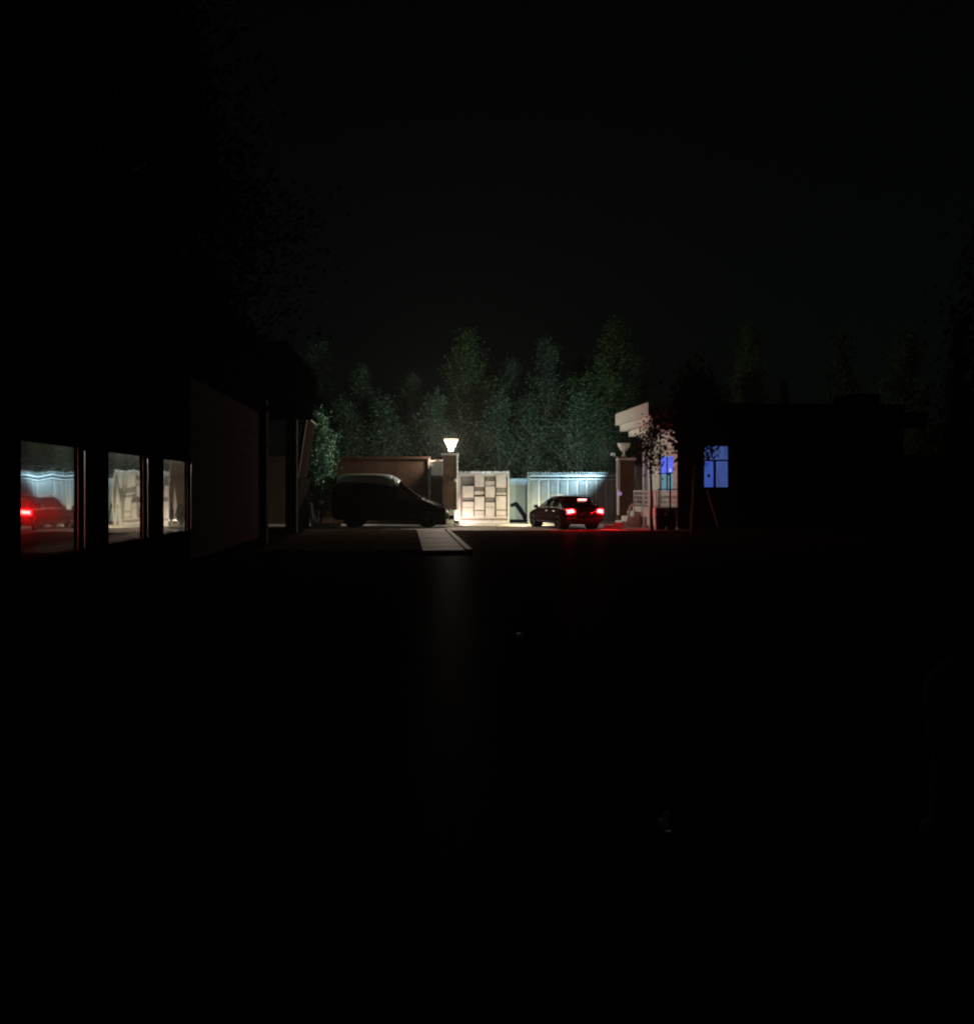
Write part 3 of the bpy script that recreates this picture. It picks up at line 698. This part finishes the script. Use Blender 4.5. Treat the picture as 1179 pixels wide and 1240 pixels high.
def spot(name, loc, aim, watts, color, ang, blend, size, parent=None):
    d = bpy.data.lights.new(name, 'SPOT'); d.energy = watts; d.color = color; d.spot_size = R(ang); d.spot_blend = blend; d.shadow_soft_size = size
    o = bpy.data.objects.new(name, d); col.objects.link(o); o.location = loc
    o.rotation_euler = (Vector(aim) - Vector(loc)).to_track_quat('-Z', 'Y').to_euler()
    if parent: o.parent = parent
    return o
# ---- car, seen from behind at an angle
CZ = 37.2
car = empty('car', (3.12, 37.05, .03), 0, 'dark hatchback with glowing red brake lights waiting at the gate', 'car')
car.rotation_euler = (0, 0, R(90 + 19)); car.scale = (1.0, .97, .88)
L2 = 2.12
st = [(-L2, .42, .78, .95, .72, .58), (-L2 + .10, .30, .86, 1.02, .82, .66), (-1.86, .24, .90, 1.22, .855, .62), (-1.55, .22, .92, 1.41, .87, .60), (-1.1, .22, .92, 1.475, .87, .60), (-.3, .22, .90, 1.50, .87, .61),
      (.25, .22, .89, 1.45, .87, .60), (.65, .22, .87, 1.26, .87, .62), (1.0, .22, .84, 1.02, .865, .66), (1.4, .22, .78, .92, .855, .66), (1.8, .24, .70, .84, .82, .62), (2.02, .28, .62, .74, .75, .55), (L2, .34, .54, .62, .6, .42)]
cuts = [MB().prism([(-.38, .95), (.62, .93), (.30, 1.32), (-.38, 1.38)], 'y', -1.4, 1.4), MB().prism([(-1.22, .97), (-.48, .96), (-.48, 1.38), (-1.12, 1.34)], 'y', -1.4, 1.4)]
CW = (-1.28, 1.34)
cbdy, bvh = cut_body(loft(st), 'body', M['carp'], car, CW, .315, cuts)
for s in (-1, 1):
    patch(bvh, [(-.40, .94), (.66, .91), (.30, 1.34), (-.40, 1.40)], 'y', s, 'side_window', M['cglass'], car)
    patch(bvh, [(-1.24, .95), (-.46, .94), (-.46, 1.40), (-1.10, 1.36)], 'y', s, 'side_window', M['cglass'], car)
    patch(bvh, [(-1.72, 1.0), (-1.32, .97), (-1.20, 1.34), (-1.5, 1.30)], 'y', s, 'side_window', M['dglass'], car)
    # tail light wraps round the corner
    tl = patch(bvh, [(s * .47, .775), (s * .76, .71), (s * .77, .87), (s * .55, .905)], 'x', -1, 'tail_light', M['tail'], car, off=.03, n=8, k=5)
    patch(bvh, [(s * .51, .785), (s * .72, .735), (s * .72, .85), (s * .57, .88)], 'x', -1, 'bulb', M['tailhot'], tl, off=.037, n=4, k=3)
    patch(bvh, [(-2.08, .80), (-1.84, .84), (-1.84, .96), (-2.02, .965)], 'y', s, 'tail_light', M['redlens'], car, off=.012)
    patch(bvh, [(s * .34, .56), (s * .62, .56), (s * .60, .68), (s * .36, .64)], 'x', 1, 'headlight', M['head'], car, off=.012)
    MB().box(.62, .74, s * .88, s * .88 + s * .17, .92, 1.06).build('wing_mirror', M['carp'], car, bevel=.02)
    MB().box(-.32, -.16, s * .868, s * .89, .80, .83).build('door_handle', M['chrome'], car)
    MB().box(-1.06, -.90, s * .868, s * .89, .80, .83).build('door_handle', M['chrome'], car)
    patch(bvh, [(-.43, .32), (-.42, .32), (-.42, .90), (-.43, .90)], 'y', s, 'door_gap', M['dark'], car, off=.003, n=1, k=8)
    patch(bvh, [(-1.0, .26), (1.0, .26), (1.0, .36), (-1.0, .36)], 'y', s, 'sill_trim', M['plastic'], car, off=.012)
    for x in CW:
        wheel(car, x, s * .755, .315, s)
        MB().tube((x, s * .50, .34), (x, s * .56, .34), .37, n=20).build('wheel_arch_liner', M['dark'], car)
    MB().tube((-1.3, s * .55, 1.515), (.1, s * .55, 1.515), .016).build('roof_rail', M['chrome'], car)
    patch(bvh, [(s * .62, .40), (s * .72, .40), (s * .72, .45), (s * .62, .45)], 'x', -1, 'reflector', M['redlens'], car, off=.02, n=3, k=2)
patch(bvh, [(-.56, 1.04), (.56, 1.04), (.50, 1.33), (-.50, 1.33)], 'x', -1, 'rear_window', M['dglass'], car, off=.008, n=10, k=6)
patch(bvh, [(.34, -.54), (.98, -.60), (.98, .60), (.34, .54)], 'z', 1, 'windscreen', M['cglass'], car, off=.008, n=8, k=8)
MB().box(-1.72, -1.48, -.50, .50, 1.425, 1.455).build('roof_spoiler', M['carp'], car, bevel=.01)
MB().box(-1.80, -1.76, -.18, .18, 1.30, 1.35).build('brake_light', M['tailhot'], car)
patch(bvh, [(-.22, .60), (.22, .60), (.22, .72), (-.22, .72)], 'x', -1, 'number_plate', M['plate'], car, off=.02)
patch(bvh, [(-.30, .745), (.30, .745), (.30, .765), (-.30, .765)], 'x', -1, 'boot_trim', M['chrome'], car, off=.02, n=6, k=1)
patch(bvh, [(-.75, .34), (.75, .34), (.78, .52), (-.78, .52)], 'x', -1, 'rear_bumper', M['plastic'], car, off=.03, n=14, k=4)
eb = MB(); eb.tube((-2.13, 0, .80), (-2.08, 0, .80), .055, n=14)
eb.tube((-2.135, -.05, .765), (-2.135, 0, .845), .012); eb.tube((-2.135, .05, .765), (-2.135, 0, .845), .012); eb.build('badge', M['chrome'], car)
for x, w in ((-.25, 1), (.45, 1)):
    for s in (-1, 1):
        MB().box(x - .25, x + .25, s * .38 - .22, s * .38 + .22, .45, .6).build('seat', M['seat'], car, bevel=.03)
        MB().prism([(x - .32, .55), (x - .18, .55), (x - .30, 1.22), (x - .40, 1.22)], 'y', s * .38 - .2, s * .38 + .2).build('seat_back', M['seat'], car)
# headlight beams of the waiting car
for s in (-1, 1):
    spot('headlight_beam', (2.2, s * .48, .62), (5.0, s * .48 + 1.6, .45), HEAD_W, (1, .84, .45), 150, .9, .06, car)

# ------------------------------------------------------------------ flood light on the guardhouse cornice corner
fz = Vector((X(741.5, 39.5), 39.5, Z(550, 39.5)))
fx = empty('flood_light', fz, R(-43), 'small pale flood light bracketed to the left side of the right gate pillar', 'light')
MB().box(-.07, .07, -.07, .06, -.06, .06).build('housing', M['whitemetal'], fx, bevel=.015)
MB().box(-.06, .06, .061, .064, -.05, .05).build('lens', emis('flood_lens', (.7, .9, 1), 2), fx)
MB().tube((.0, 0, -.06), (-.18, .62, -.12), .018).build('bracket', M['whitemetal'], fx)
fd = Vector((math.cos(R(140)) , math.sin(R(140)), math.tan(R(12))))
spot('flood_beam', fz + Vector((fd.x, fd.y, 0)) * .10, fz + fd * 10, FLOOD_W, (.70, .94, 1.0), 136, .6, .06)
ug = empty('ground_uplight', (X(553, 39.7), 39.7, .03), R(-40), 'small lit uplight on the ground at the foot of the lamp pillar', 'light')
MB().box(-.14, .14, -.05, .05, 0, .03).build('base', M['galvd'], ug)
MB().box(-.12, .12, -.05, .04, .06, .22).build('housing', M['whitemetal'], ug, bevel=.015)
MB().box(-.10, .10, .041, .045, .08, .20).build('lens', emis('uplight_lens', (1, .8, .5), 4), ug)
MB().box(-.15, -.125, -.02, .02, .03, .2).build('yoke_arm', M['galvd'], ug)
MB().box(.125, .15, -.02, .02, .03, .2).build('yoke_arm', M['galvd'], ug)
uo = Vector((ug.location.x, 39.7, .17)) + Vector((math.cos(R(50)), math.sin(R(50)), 0)) * .06
spot('uplight_beam', uo, uo + Vector((math.cos(R(42)), math.sin(R(42)), .45)), UP_W * 1.5, (1, .80, .66), 140, .7, .05)

# ------------------------------------------------------------------ vegetation
def leafquad(b, p, size, rng):
    d = Vector((rng.gauss(0, 1), rng.gauss(0, 1), rng.gauss(0, 1))).normalized(); u = d.orthogonal().normalized(); w = d.cross(u)
    s = size * rng.uniform(.6, 1.3); a = p - u * s * .5; c = p + u * s * .5
    b.v += [tuple(a), tuple(p + w * s * .28), tuple(c), tuple(p - w * s * .28)]
    n = len(b.v) - 4; b.f.append((n, n + 1, n + 2, n + 3))
def tree_meshes(name, H, W, seed, leaves, size, up=.9, base=.12, clump=.28, m='leaf', shape=0):
    rng = random.Random(seed); tr = MB(); cr = MB()
    pts = [Vector((0, 0, 0))]; 
    for i in range(1, 9): pts.append(Vector((pts[-1].x + rng.uniform(-.1, .1), pts[-1].y + rng.uniform(-.1, .1), H * .95 * i / 8)))
    r0 = H * .016; tr.path(pts, [r0 * (1 - .11 * i) for i in range(9)], 7)
    tips = []
    nb = 46
    for k in range(nb):
        t = base + (1 - base) * (k + rng.random()) / nb * .97; i = min(7, int(t * 8 / .95 * .95)); p = pts[i].lerp(pts[i + 1], min(1, t * 8 - i))
        if shape == 0: L = W * (math.sin(min(1, (t - base) / (1 - base) * 1.15 + .18) * math.pi) * .75 + .25) * rng.uniform(.6, 1.15)
        else: L = W * (1.05 - t) * rng.uniform(.6, 1.25) + .25
        a = rng.uniform(0, 6.283); dr = Vector((math.cos(a), math.sin(a), up * rng.uniform(.6, 1.5))).normalized()
        q = p; prev = p
        for s in range(5):
            dr = (dr + Vector((rng.uniform(-.2, .2), rng.uniform(-.2, .2), rng.uniform(-.05, .28)))).normalized()
            q = prev + dr * L / 5; tr.tube(prev, q, r0 * .28 * (1 - s * .18), r0 * .28 * (1 - (s + 1) * .18), 4, False); prev = q
            if s > 0: tips.append((q, L))
            for _ in range(2):
                e = q + Vector((rng.gauss(0, .5), rng.gauss(0, .5), rng.gauss(.3, .5))) * L * .28
                tr.tube(q, e, r0 * .09, r0 * .03, 3, False); tips.append((e, L))
    for p, L in rng.choices(tips, [rng.random() ** 2 + .04 for _ in tips], k=leaves):
        c = p + Vector((rng.gauss(0, clump), rng.gauss(0, clump), rng.gauss(0, clump * 1.5)))
        if c.z < .3: continue
        leafquad(cr, c, size, rng)
    def raw(b, nm, mt):
        me = bpy.data.meshes.new(nm); me.from_pydata(b.v, [], b.f); me.materials.append(M[mt]); return me
    return raw(tr, 'trunk', 'bark'), raw(cr, 'crown', m)
kinds = [tree_meshes('t', 11.5, 3.0, 1, 17000, .11, 1.3, .1, .15, 'leaf', 1),
         tree_meshes('t', 11.0, 2.4, 2, 14000, .11, 1.6, .12, .16, 'leafg', 0),
         tree_meshes('t', 9.0, 1.7, 3, 9000, .10, 1.9, .08, .14, 'leafg', 1),
         tree_meshes('t', 5.5, 2.2, 4, 8000, .10, 1.5, .05, .16, 'leafg', 0),
         tree_meshes('t', 11.0, 1.7, 5, 9000, .11, 2.0, .1, .15, 'leaf', 0)]
def tree(kind, px, z, ytop, wid, label, group='trees beyond the gate wall', rot=None, name='tree'):
    t0, c0 = kinds[kind]; H0 = [11.5, 11, 9, 5.5, 11][kind]
    h = Z(ytop, z); s = h / H0
    r = empty(name, (X(px, z), z, 0), rot if rot is not None else random.uniform(0, 6.28), label, 'tree', group)
    r.scale = (s * wid, s * wid, s)
    a = bpy.data.objects.new('trunk', t0); b = bpy.data.objects.new('crown', c0)
    for o in (a, b): col.objects.link(o); o.parent = r
    if px > 880: b.material_slots[0].link = 'OBJECT'; b.material_slots[0].material = M['leaflit']  # right-hand trees get the lightened leaves instead of more lamplight
    return r
random.seed(11)
tree(1, 388, 52, 408, 1.5, 'dim tall tree above the green shrub, leftmost beyond the wall')
tree(2, 436, 50, 436, 1.3, 'thin upright tree above the middle of the van roof')
tree(3, 470, 49, 486, 1.3, 'low bushy tree above the front half of the van')
tree(2, 497, 51, 447, 1.4, 'narrow dim tree above the van bonnet')
tree(0, 566, 52, 392, 1.55, 'tall broad green tree just right of the glowing pillar lamp')
tree(3, 525, 49, 478, 1.2, 'low bushy tree directly behind the left side of the glowing lamp')
tree(2, 618, 53, 430, 1.3, 'thin tree above the blue board in the gate gap')
tree(3, 600, 49, 482, 1.3, 'grey green low tree above the right end of the lattice leaf')
tree(1, 664, 51, 405, 1.5, 'tall feathery tree above the left end of the blue-grey gate leaf')
tree(3, 645, 50, 484, 1.3, 'low tree just above the spikes where the blue-grey leaf begins')
tree(0, 740, 50, 382, 1.5, 'tallest tree, pale green, above the right end of the blue-grey gate leaf')
tree(3, 693, 49, 476, 1.3, 'low bluish bushy tree above the car roof')
tree(2, 775, 49, 425, 1.5, 'dark tree behind the white stepped cornice')
tree(3, 730, 49, 490, 1.2, 'low tree beside the unlit bowl lamp')
tree(4, 702, 55, 425, 1.5, 'narrow dim tree between the feathery tree and the tallest one')
tree(3, 420, 49, 490, 1.3, 'low bushy tree above the rear of the van')
tree(4, 592, 56, 436, 1.5, 'faint far tree between lamp and gate gap')
tree(0, 905, 52, 388, 1.2, 'upright green tree above the guardhouse roof, right of the blue window')
tree(4, 948, 56, 455, 1.0, 'faint low topped tree above the middle of the guardhouse roof')
tree(1, 1022, 53, 396, 1.3, 'dim brownish green tree above the right half of the guardhouse roof')
tree(0, 1092, 52, 392, 1.3, 'dim tree above the side canopy and mast')
tree(3, 1110, 48, 500, 1.4, 'low green tree under the side canopy behind the dim wall')
tree(3, 1145, 49, 505, 1.3, 'low green tree at the right beyond the dim wall')
tree(4, 1160, 54, 370, 1.1, 'tall faint tree at the right edge behind the black tree')
tree(3, 870, 50, 470, 1.0, 'dim bushy tree peeping over the guardhouse roof above the blue window')
# shrub lit green beside the leaning board
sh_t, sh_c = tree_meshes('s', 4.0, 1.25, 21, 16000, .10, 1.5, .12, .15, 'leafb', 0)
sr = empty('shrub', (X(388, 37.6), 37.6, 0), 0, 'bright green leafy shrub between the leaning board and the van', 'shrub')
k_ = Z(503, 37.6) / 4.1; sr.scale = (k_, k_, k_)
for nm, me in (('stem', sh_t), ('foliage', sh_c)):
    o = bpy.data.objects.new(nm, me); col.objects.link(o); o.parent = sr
# tree in front of the porch
def custom_tree(name, px, z, H, W, seed, leaves, size, m, label, base, up=.6, clump=.25, shape=0, lean=0):
    t0, c0 = tree_meshes('c', H, W, seed, leaves, size, up, base, clump, m, shape)
    r = empty(name, (X(px, z), z, 0), 0, label, 'tree'); r.rotation_euler = (0, R(lean), 0)
    for nm, me in (('trunk', t0), ('crown', c0)):
        o = bpy.data.objects.new(nm, me); col.objects.link(o); o.parent = r
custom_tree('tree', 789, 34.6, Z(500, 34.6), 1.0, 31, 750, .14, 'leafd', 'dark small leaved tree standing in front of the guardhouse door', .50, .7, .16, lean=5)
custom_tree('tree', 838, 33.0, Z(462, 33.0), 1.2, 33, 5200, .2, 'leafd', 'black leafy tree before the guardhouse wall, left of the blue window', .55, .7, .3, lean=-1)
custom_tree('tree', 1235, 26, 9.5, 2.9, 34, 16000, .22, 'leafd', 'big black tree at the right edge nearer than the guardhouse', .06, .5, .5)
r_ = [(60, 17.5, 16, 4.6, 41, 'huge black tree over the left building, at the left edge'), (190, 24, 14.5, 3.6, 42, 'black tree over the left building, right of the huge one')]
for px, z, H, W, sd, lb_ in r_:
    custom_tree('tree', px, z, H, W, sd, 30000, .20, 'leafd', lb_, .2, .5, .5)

# ------------------------------------------------------------------ faint things on the near ground
def stone(name, loc, r, label, cat, m, flat=.5, seed=1):
    b = bmesh.new(); bmesh.ops.create_icosphere(b, subdivisions=3, radius=1); rng = random.Random(seed)
    ph = [rng.uniform(0, 6) for _ in range(6)]
    for v in b.verts:
        k = 1 + .12 * math.sin(3 * v.co.x + ph[0]) + .1 * math.sin(4 * v.co.y + ph[1]) + .08 * math.sin(5 * v.co.z + ph[2])
        v.co = Vector((v.co.x * r[0] * k, v.co.y * r[1] * k, v.co.z * r[2] * k))
    me = bpy.data.meshes.new(name); b.to_mesh(me); b.free(); me.materials.append(m); me.shade_smooth()
    o = bpy.data.objects.new(name, me); o.location = loc; col.objects.link(o); return tag(o, label, cat)
g0 = P(629, 774, 9.5); stone('stone', (g0.x, 9.5, .03), (.05, .05, .03), 'small pale stone lying alone on the dark road', 'stone', M['white'])
mh = empty('manhole_cover', (1.15, 5.05, .004), R(3), 'faint square manhole cover flush in the near dark road', 'cover')
MB().box(-.24, .24, -.24, .24, -.02, .004).build('frame', M['covm'], mh)
MB().box(-.205, .205, -.205, .205, .0045, .008).build('lid', M['covm'], mh, bevel=.003)
pp = MB(); vs = []
for i in range(13):
    t = math.pi * (.55 + .75 * i / 12); 
    for rr in (.11, .11 - .05 * math.sin(math.pi * i / 12)): vs.append((rr * math.cos(t), rr * 1.6 * math.sin(t), .012 + .01 * math.sin(i * 1.3)))
fs = [(2 * i, 2 * i + 2, 2 * i + 3, 2 * i + 1) for i in range(12)]
vs2 = [(a, b, c - .004) for a, b, c in vs]; nn = len(vs)
fs += [tuple(nn + k for k in reversed(f)) for f in fs] + [(2 * i, nn + 2 * i, nn + 2 * i + 2, 2 * i + 2) for i in range(12)] + [(2 * i + 1, 2 * i + 3, nn + 2 * i + 3, nn + 2 * i + 1) for i in range(12)]
o = MB().add(vs + vs2, fs).build('paper_scrap', M['white'], None); o.location = (.90, 4.18, .0)
tag(o, 'faint curved paper scrap on the road below the manhole cover', 'paper')

bo = empty('round_bollard', (2.06, 3.85, 0), 0, 'faint pale round topped stone bollard at the right edge close to the camera', 'bollard')
MB().lathe((0, 0, 0), [(.20, 0), (.21, .10), (.17, .12), (.165, .45), (.18, .52), (.20, .62), (.185, .74), (.12, .82), (.03, .85)], 24).build('stone_body', M['darktile'], bo, True)
